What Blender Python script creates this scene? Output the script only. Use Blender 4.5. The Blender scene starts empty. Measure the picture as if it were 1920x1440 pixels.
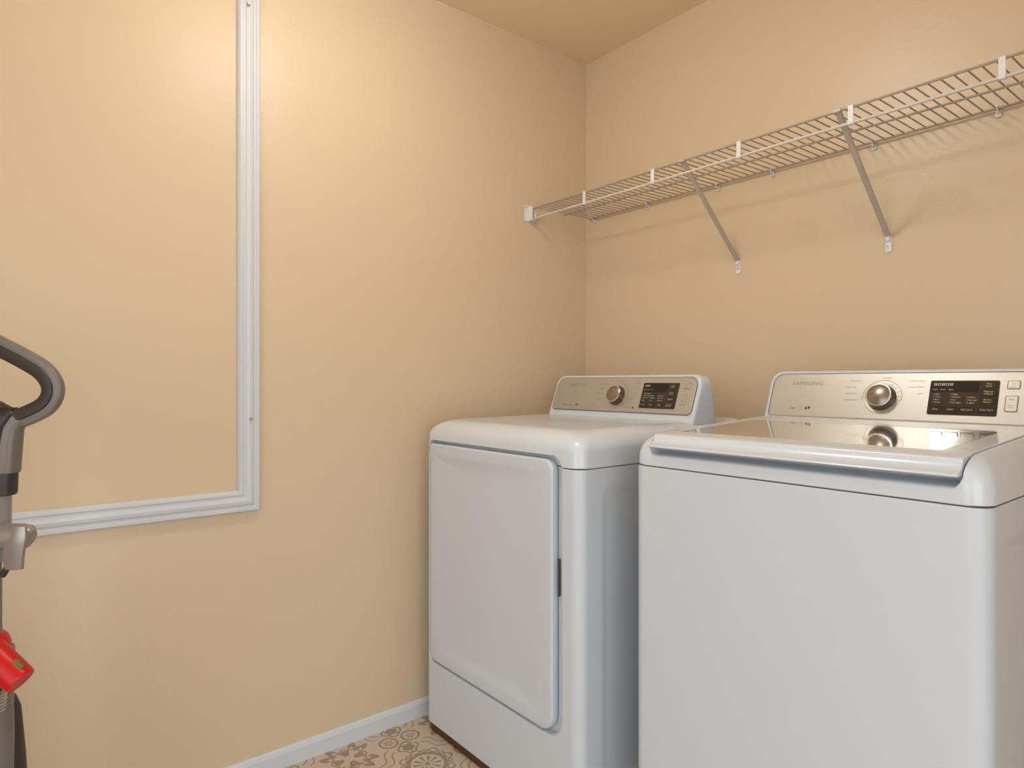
import bpy, bmesh, math, random
from math import sin, cos, tan, pi, radians, atan2, sqrt
from mathutils import Vector, Matrix
random.seed(4)
SC = bpy.context.scene
COL = SC.collection

# ------------------------------------------------------------------ camera, world, exposure
cam_d = bpy.data.cameras.new('camera')
cam_d.sensor_width = 36.0
cam_d.lens = 1213.0 / 1920.0 * 36.0
cam_d.shift_y = -4.0 / 1920.0
cam_d.clip_start = 0.02
cam = bpy.data.objects.new('camera', cam_d)
COL.objects.link(cam)
cam.location = (1.899, -1.921, 1.126)
cam.rotation_euler = (radians(90), 0, radians(51.2))
SC.camera = cam

world = bpy.data.worlds.new('world')
SC.world = world
world.use_nodes = True
bg = world.node_tree.nodes['Background']
bg.inputs['Color'].default_value = (0.89, 0.95, 1.0, 1)
WORLD_STRENGTH = 2.6
LAMP_STRENGTH = 53.0
LAMP_COLOR = (0.95, 0.985, 1.0, 1)
bg.inputs['Strength'].default_value = WORLD_STRENGTH
SC.view_settings.view_transform = 'Standard'
SC.view_settings.look = 'None'
SC.view_settings.exposure = 0.02
SC.view_settings.gamma = 1.0
SC.view_settings.use_curve_mapping = False

# room dimensions: left wall x = 0, shelf wall y = 0
RX, RY, RH = 2.55, -3.0, 2.44
WT = 0.12


# ------------------------------------------------------------------ helpers
def srgb(r, g, b):
    def f(c):
        c = c / 255.0
        return c / 12.92 if c <= 0.04045 else ((c + 0.055) / 1.055) ** 2.4
    return (f(r), f(g), f(b), 1)


def mat(name, color, rough=0.5, metal=0.0, spec=0.5, bump=None, coat=0.0, vary=0.0, emit=None, aniso=0.0):
    m = bpy.data.materials.new(name)
    m.use_nodes = True
    nt = m.node_tree
    b = nt.nodes['Principled BSDF']
    b.inputs['Base Color'].default_value = color
    b.inputs['Roughness'].default_value = rough
    b.inputs['Metallic'].default_value = metal
    b.inputs['Specular IOR Level'].default_value = spec
    b.inputs['Coat Weight'].default_value = coat
    b.inputs['Coat Roughness'].default_value = 0.08
    tc = nt.nodes.new('ShaderNodeTexCoord')
    if vary:
        n = nt.nodes.new('ShaderNodeTexNoise')
        n.inputs['Scale'].default_value = 2.5
        n.inputs['Detail'].default_value = 3
        nt.links.new(tc.outputs['Object'], n.inputs['Vector'])
        mx = nt.nodes.new('ShaderNodeMix')
        mx.data_type = 'RGBA'
        mx.inputs[6].default_value = tuple(c * (1 - vary) for c in color[:3]) + (1,)
        mx.inputs[7].default_value = tuple(min(1, c * (1 + vary)) for c in color[:3]) + (1,)
        nt.links.new(n.outputs['Fac'], mx.inputs[0])
        nt.links.new(mx.outputs[2], b.inputs['Base Color'])
    if bump:
        sc, st, dist = bump
        n = nt.nodes.new('ShaderNodeTexNoise')
        n.inputs['Scale'].default_value = sc
        n.inputs['Detail'].default_value = 4
        n.inputs['Roughness'].default_value = 0.55
        nt.links.new(tc.outputs['Object'], n.inputs['Vector'])
        bp = nt.nodes.new('ShaderNodeBump')
        bp.inputs['Strength'].default_value = st
        bp.inputs['Distance'].default_value = dist
        nt.links.new(n.outputs['Fac'], bp.inputs['Height'])
        nt.links.new(bp.outputs['Normal'], b.inputs['Normal'])
    if emit:
        b.inputs['Emission Color'].default_value = emit[0]
        b.inputs['Emission Strength'].default_value = emit[1]
    return m


def wall_mat(name, color, rough, kd=1.0, spec=0.5):
    """Painted drywall with a knock-down texture: flat low blotches and fine roller stipple."""
    m = mat(name, color, rough, spec=spec)
    nt = m.node_tree
    b = nt.nodes['Principled BSDF']
    tc = [n for n in nt.nodes if n.type == 'TEX_COORD'][0]
    n1 = nt.nodes.new('ShaderNodeTexNoise')
    n1.inputs['Scale'].default_value = 26
    n1.inputs['Detail'].default_value = 3
    n1.inputs['Distortion'].default_value = 0.6
    r = nt.nodes.new('ShaderNodeValToRGB')
    r.color_ramp.elements[0].position = 0.50
    r.color_ramp.elements[1].position = 0.60
    n2 = nt.nodes.new('ShaderNodeTexNoise')
    n2.inputs['Scale'].default_value = 190
    n2.inputs['Detail'].default_value = 2
    nt.links.new(tc.outputs['Object'], n1.inputs['Vector'])
    nt.links.new(tc.outputs['Object'], n2.inputs['Vector'])
    nt.links.new(n1.outputs['Fac'], r.inputs['Fac'])
    b1 = nt.nodes.new('ShaderNodeBump')
    b1.inputs['Strength'].default_value = 0.16 * kd
    b1.inputs['Distance'].default_value = 0.0011
    b2 = nt.nodes.new('ShaderNodeBump')
    b2.inputs['Strength'].default_value = 0.12 * kd
    b2.inputs['Distance'].default_value = 0.0006
    nt.links.new(r.outputs['Color'], b1.inputs['Height'])
    nt.links.new(n2.outputs['Fac'], b2.inputs['Height'])
    nt.links.new(b1.outputs['Normal'], b2.inputs['Normal'])
    nt.links.new(b2.outputs['Normal'], b.inputs['Normal'])
    return m


class X:
    """tiny expression builder over shader math nodes"""
    nt = None

    def __init__(self, s):
        self.s = s

    @staticmethod
    def op(o, *a):
        n = X.nt.nodes.new('ShaderNodeMath')
        n.operation = o
        for i, v in enumerate(a):
            if isinstance(v, X):
                X.nt.links.new(v.s, n.inputs[i])
            else:
                n.inputs[i].default_value = v
        return X(n.outputs[0])

    def __add__(s, o): return X.op('ADD', s, o)
    def __sub__(s, o): return X.op('SUBTRACT', s, o)
    def __rsub__(s, o): return X.op('SUBTRACT', o, s)
    def __mul__(s, o): return X.op('MULTIPLY', s, o)
    def lt(s, o): return X.op('LESS_THAN', s, o)
    def gt(s, o): return X.op('GREATER_THAN', s, o)
    def abs(s): return X.op('ABSOLUTE', s)
    def cos(s): return X.op('COSINE', s)
    def max(s, o): return X.op('MAXIMUM', s, o)
    def min(s, o): return X.op('MINIMUM', s, o)


def floor_mat():
    m = mat('patterned_floor_tile', srgb(196, 172, 150), 0.45)
    nt = m.node_tree
    X.nt = nt
    b = nt.nodes['Principled BSDF']
    tc = [n for n in nt.nodes if n.type == 'TEX_COORD'][0]
    sp = nt.nodes.new('ShaderNodeSeparateXYZ')
    nt.links.new(tc.outputs['Object'], sp.inputs[0])
    H = 0.168
    u = X.op('PINGPONG', X(sp.outputs[0]) - 0.088 + 20 * H, H)
    v = X.op('PINGPONG', X(sp.outputs[1]) + 0.92 + 20 * H, H)

    def pol(cu, cv):
        a, c = u - cu, v - cv
        r = X.op('SQRT', a * a + c * c)
        return r, X.op('ARCTAN2', c, a)

    def ring(r, rad, w):
        return (r - rad).abs().lt(w)
    # medallion
    r, t = pol(H, 0.0)
    d = ring(r, 0.055, 0.0062)
    d = d.max(r.lt(0.009))
    d = d.max((t * 10).cos().gt(r * -12.0 + 0.62) * r.gt(0.012) * r.lt(0.041))
    d = d.max(((r - 0.073) - (t * 8).cos() * 0.010).abs().lt(0.0036))
    d = d.max(((r - 0.069) + (t * 8).cos() * 0.006).abs().lt(0.0026))
    # quatrefoil of two rosettes and two buds, at the cell corner and its diagonal
    for (cu, cv, fu, fv) in ((0, 0, 1, 1), (H, H, -1, -1)):
        r, t = pol(cu, cv + 0.038 * fv)
        d = d.min(1.0 - r.lt(0.029)) .max(ring(r, 0.0275, 0.0036))
        d = d.max((t * 6).cos().gt(-0.2) * r.gt(0.003) * r.lt(0.0155))
        r, t = pol(cu + 0.056 * fu, cv)
        d = d.max(((r - 0.016) - (t * 5).cos() * 0.0025).lt(0.003))
        d = d.max(((r - 0.029) - (t * 4).cos() * 0.004).abs().lt(0.0034))
    # leaf cross with four pale petals
    r, t = pol(0.0, H)
    leaf = (t * 4).cos().gt(0.05) * r.gt(0.016) * r.lt(0.046)
    d = d.max(leaf)
    tip = ((r - 0.064) - (t * 12).cos() * 0.012).abs().lt(0.0125) * (t * 4).cos().lt(0.25)
    d = d.max(tip)
    d = d.max(((r - 0.050) - (t * 8).cos() * 0.004).abs().lt(0.0028))
    # flowing bands between the motifs
    w = (u - v + (((u + v) * 52.0).cos() * 0.013))
    d = d.max((w.abs() - 0.017).abs().lt(0.0034) * (u + v).gt(0.10) * (u + v).lt(0.25))
    mx = nt.nodes.new('ShaderNodeMix')
    mx.data_type = 'RGBA'
    mx.inputs[6].default_value = (0.60, 0.485, 0.385, 1)
    mx.inputs[7].default_value = (0.33, 0.25, 0.18, 1)
    nt.links.new(d.s, mx.inputs[0])
    nt.links.new(mx.outputs[2], b.inputs['Base Color'])
    return m


def finish(me, smooth=40):
    if smooth:
        me.shade_smooth()
        me.set_sharp_from_angle(angle=radians(smooth))


def obj(name, bm, m, parent=None, smooth=40, label=None, loc=None, recalc=True):
    me = bpy.data.meshes.new(name)
    if recalc:
        bmesh.ops.recalc_face_normals(bm, faces=bm.faces)
    bm.to_mesh(me)
    bm.free()
    for mm in (m if isinstance(m, (list, tuple)) else [m]):
        me.materials.append(mm)
    finish(me, smooth)
    o = bpy.data.objects.new(name, me)
    COL.objects.link(o)
    if parent:
        o.parent = parent
    if label:
        o['label'] = label
    if loc:
        o.location = loc
    if smooth:
        wn = o.modifiers.new('normals', 'WEIGHTED_NORMAL')
        wn.keep_sharp = True
        wn.weight = 80
    return o


def thing(name, label, cat, loc=(0, 0, 0), rz=0.0, group=None):
    o = bpy.data.objects.new(name, None)
    o.empty_display_size = 0.1
    COL.objects.link(o)
    o.location = loc
    o.rotation_euler = (0, 0, rz)
    o['label'] = label
    o['category'] = cat
    if group:
        o['group'] = group
    return o


def struct(name, bm, m, smooth=0, parent=None):
    o = obj(name, bm, m, smooth=smooth, parent=parent)
    if not parent:
        o['kind'] = 'structure'
    return o


def box(bm, x0, x1, y0, y1, z0, z1, bev=0.0, seg=2):
    t = bmesh.new()
    bmesh.ops.create_cube(t, size=1)
    for v in t.verts:
        v.co = Vector((x0 + (v.co.x + .5) * (x1 - x0), y0 + (v.co.y + .5) * (y1 - y0), z0 + (v.co.z + .5) * (z1 - z0)))
    if bev:
        bmesh.ops.bevel(t, geom=t.edges[:], offset=bev, segments=seg, affect='EDGES', profile=0.5)
    merge(bm, t)


def merge(bm, t, mtx=None):
    me = bpy.data.meshes.new('tmp')
    t.to_mesh(me)
    t.free()
    if mtx is not None:
        me.transform(mtx)
    bm.from_mesh(me)
    bpy.data.meshes.remove(me)


def rings(bm, R, cap0=True, cap1=True, closed=True):
    """loft a list of equal-length point loops"""
    V = [[bm.verts.new(p) for p in r] for r in R]
    n = len(R[0])
    fs = []
    for a, c in zip(V, V[1:]):
        for i in range(n if closed else n - 1):
            j = (i + 1) % n
            fs.append(bm.faces.new((a[i], a[j], c[j], c[i])))
    if cap0:
        fs.append(bm.faces.new(V[0][::-1]))
    if cap1:
        fs.append(bm.faces.new(V[-1]))
    return V, fs


def rr(x0, x1, y0, y1, r, n=6):
    """rounded rectangle outline; r may be one radius or four (--, +-, ++, -+)"""
    if not isinstance(r, (list, tuple)):
        r = (r,) * 4
    r = [max(q, 1e-4) for q in r]
    P = []
    for (cx, cy, q, a0) in ((x0 + r[0], y0 + r[0], r[0], pi), (x1 - r[1], y0 + r[1], r[1], 1.5 * pi),
                            (x1 - r[2], y1 - r[2], r[2], 0), (x0 + r[3], y1 - r[3], r[3], .5 * pi)):
        for i in range(n + 1):
            a = a0 + .5 * pi * i / n
            P.append((cx + q * cos(a), cy + q * sin(a)))
    return P


def tube(bm, pts, r, n=8, closed=False, caps=True, flat=1.0, up=None):
    pts = [Vector(p) for p in pts]
    R = []
    N = len(pts)
    prev = None
    for i, p in enumerate(pts):
        if closed:
            d = pts[(i + 1) % N] - pts[i - 1]
        else:
            d = pts[min(i + 1, N - 1)] - pts[max(i - 1, 0)]
        d.normalize()
        if prev is None:
            a = Vector(up) if up else (Vector((0, 0, 1)) if abs(d.z) < .9 else Vector((1, 0, 0)))
        else:
            a = prev
        a = (a - d * a.dot(d)).normalized()
        prev = a
        c = d.cross(a)
        rad = r[i] if isinstance(r, (list, tuple)) else r
        R.append([p + a * (rad * cos(2 * pi * k / n)) + c * (rad * flat * sin(2 * pi * k / n)) for k in range(n)])
    if closed:
        R.append(R[0])
        V = [[bm.verts.new(q) for q in ring] for ring in R[:-1]]
        for i in range(N):
            A, B = V[i], V[(i + 1) % N]
            for k in range(n):
                bm.faces.new((A[k], A[(k + 1) % n], B[(k + 1) % n], B[k]))
    else:
        rings(bm, R, caps, caps)


def lathe(bm, prof, n=40, mtx=None):
    """prof: (radius, height) along +Z"""
    t = bmesh.new()
    R = [[Vector((r * cos(2 * pi * k / n), r * sin(2 * pi * k / n), h)) for k in range(n)] for r, h in prof]
    rings(t, R, True, True)
    merge(bm, t, mtx)


def boolean(o, cutters):
    o.modifiers.clear()
    """apply difference booleans for real and drop the cutters"""
    for c in cutters:
        md = o.modifiers.new('cut', 'BOOLEAN')
        md.object = c
        md.operation = 'DIFFERENCE'
        md.solver = 'EXACT'
    apply_mods(o)
    for c in cutters:
        me = c.data
        bpy.data.objects.remove(c)
        bpy.data.meshes.remove(me)


def apply_mods(o, smooth=40):
    bpy.context.view_layer.update()
    dg = bpy.context.evaluated_depsgraph_get()
    me = bpy.data.meshes.new_from_object(o.evaluated_get(dg))
    old = o.data
    o.modifiers.clear()
    o.data = me
    bpy.data.meshes.remove(old)
    finish(me, smooth)
    wn = o.modifiers.new('normals', 'WEIGHTED_NORMAL')
    wn.keep_sharp = True
    wn.weight = 80


def bevel(o, w, seg=3, ang=40):
    o.modifiers.clear()
    md = o.modifiers.new('bevel', 'BEVEL')
    md.width = w
    md.segments = seg
    md.limit_method = 'ANGLE'
    md.angle_limit = radians(ang)
    md.use_clamp_overlap = True
    md.harden_normals = False
    apply_mods(o, 50)


def cutter(bm):
    return obj('cutter', bm, M['white'], smooth=0)


# ------------------------------------------------------------------ materials
M = {}
WALL = (0.66, 0.515, 0.345, 1)
M['wall'] = wall_mat('tan_wall_paint', WALL, 0.38)
M['ceil'] = wall_mat('tan_ceiling_paint', (0.86, 0.69, 0.465, 1), 0.85, 1.0)
M['panelpaint'] = mat('smooth_tan_paint', WALL, 0.36, spec=0.16, bump=(14, 0.08, 0.002))
M['trim'] = mat('white_trim_paint', (0.62, 0.635, 0.655, 1), 0.42, bump=(60, 0.05, 0.001))
M['floor'] = floor_mat()
M['white'] = mat('white_appliance_enamel', (0.635, 0.675, 0.72, 1), 0.22, coat=0.25)
M['whitebody'] = mat('white_cabinet_enamel', (0.59, 0.627, 0.672, 1), 0.34)
M['seam'] = mat('dark_seam_rubber', (0.08, 0.08, 0.08, 1), 0.7)
M['panel'] = mat('champagne_metallic_panel', (0.53, 0.50, 0.455, 1), 0.40, metal=0.7)
M['knob'] = mat('knob_satin_metal', (0.30, 0.26, 0.225, 1), 0.30, metal=0.85)
M['knobside'] = mat('knob_dark_side', (0.16, 0.12, 0.09, 1), 0.25, metal=0.8)
M['chrome'] = mat('chrome_ring', (0.66, 0.62, 0.57, 1), 0.2, metal=1.0)
M['display'] = mat('dark_brown_display', (0.035, 0.022, 0.014, 1), 0.09, spec=0.6)
M['lcd'] = mat('black_display_window', (0.006, 0.004, 0.003, 1), 0.08, spec=0.5)
M['print'] = mat('white_print', (0.62, 0.58, 0.52, 1), 0.5)
M['printdark'] = mat('dark_print', (0.045, 0.035, 0.03, 1), 0.5)
M['printgrey'] = mat('grey_print', (0.26, 0.21, 0.17, 1), 0.5)
M['glass'] = mat('tinted_lid_glass', (0.40, 0.34, 0.29, 1), 0.03, metal=0.8, coat=1.0)
M['wire'] = mat('shaded_white_vinyl_wire', (0.38, 0.31, 0.245, 1), 0.45)  # white wire with underside shade put into its colour; lip rail uses a lighter copy
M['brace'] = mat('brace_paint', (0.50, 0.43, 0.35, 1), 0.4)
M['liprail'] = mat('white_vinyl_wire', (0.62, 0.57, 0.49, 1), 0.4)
M['bracket'] = mat('white_plastic_clip', (0.74, 0.72, 0.70, 1), 0.4)
M['steel'] = mat('bright_steel', (0.55, 0.55, 0.53, 1), 0.28, metal=1.0)
M['plinth'] = mat('dark_orange_stained_wood', (0.085, 0.024, 0.003, 1), 0.4, bump=(40, 0.2, 0.001))
M['vacgrey'] = mat('vacuum_grey_plastic', (0.17, 0.145, 0.125, 1), 0.32)
M['vacdark'] = mat('vacuum_dark_rubber', (0.035, 0.026, 0.022, 1), 0.45)
M['vacsilver'] = mat('vacuum_silver_plastic', (0.34, 0.31, 0.285, 1), 0.28, metal=0.5)
M['red'] = mat('glossy_red_plastic', (0.55, 0.004, 0.003, 1), 0.35, spec=0.35)
M['olive'] = mat('olive_plastic', (0.16, 0.11, 0.02, 1), 0.5)
M['lampglass'] = mat('lit_frosted_glass', (0.9, 0.9, 0.9, 1), 0.4, emit=(LAMP_COLOR, LAMP_STRENGTH))
M['lampbase'] = mat('brushed_lamp_pan', (0.6, 0.58, 0.55, 1), 0.35, metal=1.0)

# ------------------------------------------------------------------ room shell
bm = bmesh.new(); box(bm, -WT, RX + 3.5, RY - 3.5, WT, -0.1, 0); struct('floor', bm, M['floor'])  # unseen slab past the openings added to cut world light from below
bm = bmesh.new(); box(bm, -WT, RX + WT, RY - WT, WT, RH, RH + 0.1); struct('ceiling', bm, M['ceil'])
bm = bmesh.new(); box(bm, -WT, 0, RY - WT, WT, 0, RH); struct('wall_left', bm, M['wall'])
bm = bmesh.new(); box(bm, 0, RX, 0, WT, 0, RH); struct('wall_back', bm, M['wall'])
# the wall behind the camera has a second opening added for fill light
bm = bmesh.new()
box(bm, 0, 0.9, RY - WT, RY, 0, RH)
box(bm, 2.2, RX, RY - WT, RY, 0, RH)
box(bm, 0.9, 2.2, RY - WT, RY, 2.15, RH)
struct('wall_front', bm, M['wall'])
bm = bmesh.new()
box(bm, 0.84, 0.9, RY, RY + 0.018, 0, 2.21, 0.003)
box(bm, 2.2, 2.26, RY, RY + 0.018, 0, 2.21, 0.003)
box(bm, 0.9, 2.2, RY, RY + 0.018, 2.15, 2.21, 0.003)
struct('trim_2', bm, M['trim'])
# the wall on the camera's right has a wide cased opening added for fill light
OY0, OY1, OH = -2.80, -1.10, 2.15
bm = bmesh.new()
box(bm, RX, RX + WT, RY - WT, OY0, 0, RH)
box(bm, RX, RX + WT, OY1, WT, 0, RH)
box(bm, RX, RX + WT, OY0, OY1, OH, RH)
struct('wall_right', bm, M['wall'])
bm = bmesh.new()
box(bm, RX - 0.018, RX, OY0 - 0.06, OY0, 0, OH + 0.06, 0.003)
box(bm, RX - 0.018, RX, OY1, OY1 + 0.06, 0, OH + 0.06, 0.003)
box(bm, RX - 0.018, RX, OY0, OY1, OH, OH + 0.06, 0.003)
struct('trim_1', bm, M['trim'])


def baseboard(name, p0, p1, nrm):
    prof = [(0, 0), (0.013, 0), (0.013, 0.042), (0.010, 0.052), (0.005, 0.057), (0, 0.057)]
    bm = bmesh.new()
    R = [[(p[0] + nrm[0] * d, p[1] + nrm[1] * d, z) for d, z in prof] for p in (p0, p1)]
    rings(bm, R)
    return struct(name, bm, M['trim'])


baseboard('baseboard_left', (0, RY + 0.02), (0, 0), (1, 0))
baseboard('baseboard_back', (0.0135, 0), (RX - 0.0135, 0), (0, -1))
baseboard('baseboard_right', (RX, OY1 + 0.062), (RX, -0.014), (-1, 0))
baseboard('baseboard_front', (0.0135, RY), (0.838, RY), (0, 1))

# ------------------------------------------------------------------ ceiling lamp
lamp = thing('ceiling_lamp', 'round flush ceiling lamp with frosted glass bowl in the middle of the laundry ceiling', 'lamp',
             (0.79, -1.25, RH))
bm = bmesh.new(); lathe(bm, [(0.010, -0.062), (0.010, -0.020), (0.055, -0.018), (0.060, -0.012), (0.060, 0.0), (0.02, 0.0)], 48)
obj('lamp_canopy', bm, M['lampbase'], lamp, smooth=40)
bm = bmesh.new(); lathe(bm, [(0.020, -0.058), (0.070, -0.061), (0.098, -0.070), (0.106, -0.086), (0.104, -0.104), (0.090, -0.126), (0.064, -0.142), (0.034, -0.149), (0.010, -0.150)], 48)
obj('lamp_bowl', bm, M['lampglass'], lamp, smooth=60)
bm = bmesh.new(); lathe(bm, [(0.008, -0.150), (0.010, -0.154), (0.008, -0.162), (0.003, -0.166)], 20)
obj('finial', bm, M['lampbase'], lamp, smooth=60)

# ------------------------------------------------------------------ framed access panel on the left wall
PY0, PY1, PZ0, PZ1 = -2.15, -1.3265, 0.762, 2.34     # outer edges of the moulding
MW = 0.0615
acc = thing('wall_panel', 'smooth tan painted board framed with white fluted moulding on the left wall', 'wall panel', (0, 0, 0))
bm = bmesh.new(); box(bm, 0.0005, 0.006, PY0 + MW * .5, PY1 - MW * .5, PZ0 + MW * .5, PZ1 - MW * .5)
obj('board', bm, M['panelpaint'], acc, smooth=0)
# profile across the moulding: w from outer edge to inner edge, d = height off the wall
PROF = [(0, 0.0005), (0, 0.012), (0.003, 0.0145), (0.010, 0.0150), (0.0125, 0.0125), (0.016, 0.0125), (0.022, 0.0165), (0.030, 0.0180),
        (0.038, 0.0165), (0.0405, 0.0135), (0.045, 0.0135), (0.049, 0.0165), (0.054, 0.0165), (0.0600, 0.0115), (0.0615, 0.0085), (0.0615, 0.0005)]


def mould(side):
    bm = bmesh.new()
    a, c = [], []
    for w, d in PROF:
        d = d * 1.3
        if side == 'right':
            a.append((d, PY1 - w, PZ0 + w)); c.append((d, PY1 - w, PZ1 - w))
        elif side == 'left':
            a.append((d, PY0 + w, PZ0 + w)); c.append((d, PY0 + w, PZ1 - w))
        elif side == 'bottom':
            a.append((d, PY0 + w, PZ0 + w)); c.append((d, PY1 - w, PZ0 + w))
        else:
            a.append((d, PY0 + w, PZ1 - w)); c.append((d, PY1 - w, PZ1 - w))
    rings(bm, [a, c])
    return obj('moulding', bm, M['trim'], acc, smooth=25)


mr = mould('right'); mould('left'); mb_ = mould('bottom'); mould('top')


def screw(y, z, x0=0.017, r=0.0052, parent=None, axis='x'):
    bm = bmesh.new()
    t = bmesh.new()
    lathe(t, [(0.0015, -0.012), (0.0016, 0.0), (r * .75, 0.0005), (r, 0.003), (r * .8, 0.0055), (r * .35, 0.0068)], 20)
    box(t, -r * .8, r * .8, -0.0006, 0.0006, 0.0058, 0.0072)
    box(t, -0.0006, 0.0006, -r * .8, r * .8, 0.0058, 0.0072)
    merge(bm, t, Matrix.Translation((x0, y, z)) @ Matrix.Rotation(radians(90), 4, 'Y'))
    return obj('screw', bm, M['steel'], parent)


screw(-1.3605, 2.184, 0.0230, parent=mr)
screw(-1.3540, 1.022, 0.0230, parent=mr)


# ------------------------------------------------------------------ wire shelf
SY, SZ = -0.305, 1.789
XE = RX - 0.012
shelf = thing('wire_shelf', 'white wire shelf with hanging lip fixed along the wall above the washer and dryer', 'shelf', (0, 0, 0))


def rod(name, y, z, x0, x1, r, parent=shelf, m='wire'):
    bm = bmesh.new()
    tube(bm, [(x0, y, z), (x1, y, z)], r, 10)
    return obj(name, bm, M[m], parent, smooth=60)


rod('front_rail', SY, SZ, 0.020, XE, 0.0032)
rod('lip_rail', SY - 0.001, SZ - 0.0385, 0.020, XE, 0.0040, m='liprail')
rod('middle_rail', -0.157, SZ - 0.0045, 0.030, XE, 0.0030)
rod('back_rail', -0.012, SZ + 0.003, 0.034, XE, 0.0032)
bm = bmesh.new()
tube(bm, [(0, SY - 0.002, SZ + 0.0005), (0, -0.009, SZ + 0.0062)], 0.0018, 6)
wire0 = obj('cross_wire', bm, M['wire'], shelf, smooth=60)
wire0.location.x = 0.036
x = 0.036 + 0.0254
while x < XE - 0.01:
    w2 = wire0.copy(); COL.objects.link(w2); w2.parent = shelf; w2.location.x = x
    x += 0.0254
XC = [0.2965 + 0.2998 * i for i in range(8)]
clip = None
for xc in XC:
    if clip is None:
        bm = bmesh.new()
        box(bm, -0.0065, 0.0065, SY - 0.0060, SY - 0.0035, SZ - 0.042, SZ + 0.003, 0.0008)
        tube(bm, [(-0.0065, SY - 0.0005, SZ), (0.0065, SY - 0.0005, SZ)], 0.0048, 12)
        tube(bm, [(-0.0065, SY - 0.001, SZ - 0.0385), (0.0065, SY - 0.001, SZ - 0.0385)], 0.0056, 12)
        clip = obj('lip_clip', bm, M['bracket'], shelf)
        clip.location.x = xc
    elif xc < XE - 0.02:
        c2 = clip.copy(); COL.objects.link(c2); c2.parent = shelf; c2.location.x = xc
# clips that hold the back rail to the wall
wc = ws_ = None
for xc in [0.052, 0.330, 0.628, 0.825, 1.126, 1.412, 1.70, 2.0, 2.3]:
    if wc is None:
        bm = bmesh.new()
        R = []
        box(bm, -0.006, 0.006, -0.006, -0.0008, SZ - 0.016, SZ + 0.012, 0.0012)
        for s in range(9):
            a = radians(-60 + 240 * s / 8)
        pts = [(0, -0.012 - 0.0055 * cos(radians(a)), SZ + 0.003 + 0.0055 * sin(radians(a))) for a in range(-80, 200, 25)]
        tube(bm, pts, 0.0022, 8)
        tube(bm, [(0, -0.004, SZ - 0.004), (0, -0.009, SZ - 0.006), (0, -0.013, SZ - 0.003)], 0.004, 8)
        wc = obj('wall_clip', bm, M['bracket'], shelf)
        wc.location.x = xc
        bm = bmesh.new()
        lathe(bm, [(0.0012, 0), (0.0035, 0.0), (0.0032, 0.0012), (0.001, 0.0018)], 12, Matrix.Translation((0, -0.006, SZ - 0.010)) @ Matrix.Rotation(radians(90), 4, 'X'))
        ws_ = obj('clip_pin', bm, M['steel'], wc)
    else:
        c2 = wc.copy(); COL.objects.link(c2); c2.parent = shelf; c2.location.x = xc
        c3 = ws_.copy(); COL.objects.link(c3); c3.parent = c2
# diagonal braces
brace = None
for xb in (0.2455, 0.704, 1.1625, 1.621, 2.0795):
    if xb < 0.5:
        continue
    if brace is None:
        bm = bmesh.new()
        # channel strut: folded strip, wider sides down its length
        t0 = Vector((0, SY + 0.004, SZ - 0.004)); t1 = Vector((0, -0.006, 1.519))
        d = (t1 - t0).normalized(); nrm = Vector((1, 0, 0)).cross(d).normalized()
        if nrm.z > 0:
            nrm = -nrm
        prof = [(-0.0065, 0.0075), (-0.0065, 0), (0.0065, 0), (0.0065, 0.0075), (0.0053, 0.0075), (0.0053, 0.0012), (-0.0053, 0.0012), (-0.0053, 0.0075)]
        def ringat(p, s=1.0):
            return [p + Vector((a * s, 0, 0)) - nrm * b * s for a, b in prof]
        rings(bm, [ringat(t0), ringat(t0.lerp(t1, .5)), ringat(t0.lerp(t1, .96)), ringat(t1, 0.72)])
        # hook over the front rail
        hook = [(0, SY + 0.006, SZ - 0.006), (0, SY - 0.0050, SZ - 0.002), (0, SY - 0.0045, SZ + 0.0042), (0, SY + 0.003, SZ + 0.0052)]
        R = []
        for p in hook:
            R.append([(-0.0085, p[1], p[2]), (0.0085, p[1], p[2]), (0.0085, p[1] + .0012, p[2] - .0008), (-0.0085, p[1] + .0012, p[2] - .0008)])
        rings(bm, R)
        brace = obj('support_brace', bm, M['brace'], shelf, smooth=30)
        brace.location.x = xb
        # foot plate on the wall
        bm = bmesh.new()
        A = [(p[0], -0.0003, p[1]) for p in rr(-0.0085, 0.0085, 1.4815, 1.527, 0.005, 5)]
        B = [(p[0], -0.0035, p[1]) for p in rr(-0.0085, 0.0085, 1.4815, 1.527, 0.005, 5)]
        C_ = [(p[0], -0.0045, p[1]) for p in rr(-0.0075, 0.0075, 1.4825, 1.526, 0.004, 5)]
        rings(bm, [A, B, C_])
        box(bm, -0.0055, 0.0055, -0.011, -0.0035, 1.512, 1.526, 0.002)
        foot = obj('foot_plate', bm, M['bracket'], brace)
        bm = bmesh.new()
        lathe(bm, [(0.001, -.001), (0.0034, -0.001), (0.0030, 0.0018), (0.0012, 0.0022)], 16, Matrix.Translation((0, -0.0045, 1.499)) @ Matrix.Rotation(radians(90), 4, 'X'))
        fs = obj('foot_screw', bm, M['steel'], brace)
    else:
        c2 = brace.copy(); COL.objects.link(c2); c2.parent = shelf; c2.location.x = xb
        for q in (foot, fs):
            c3 = q.copy(); COL.objects.link(c3); c3.parent = c2
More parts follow.
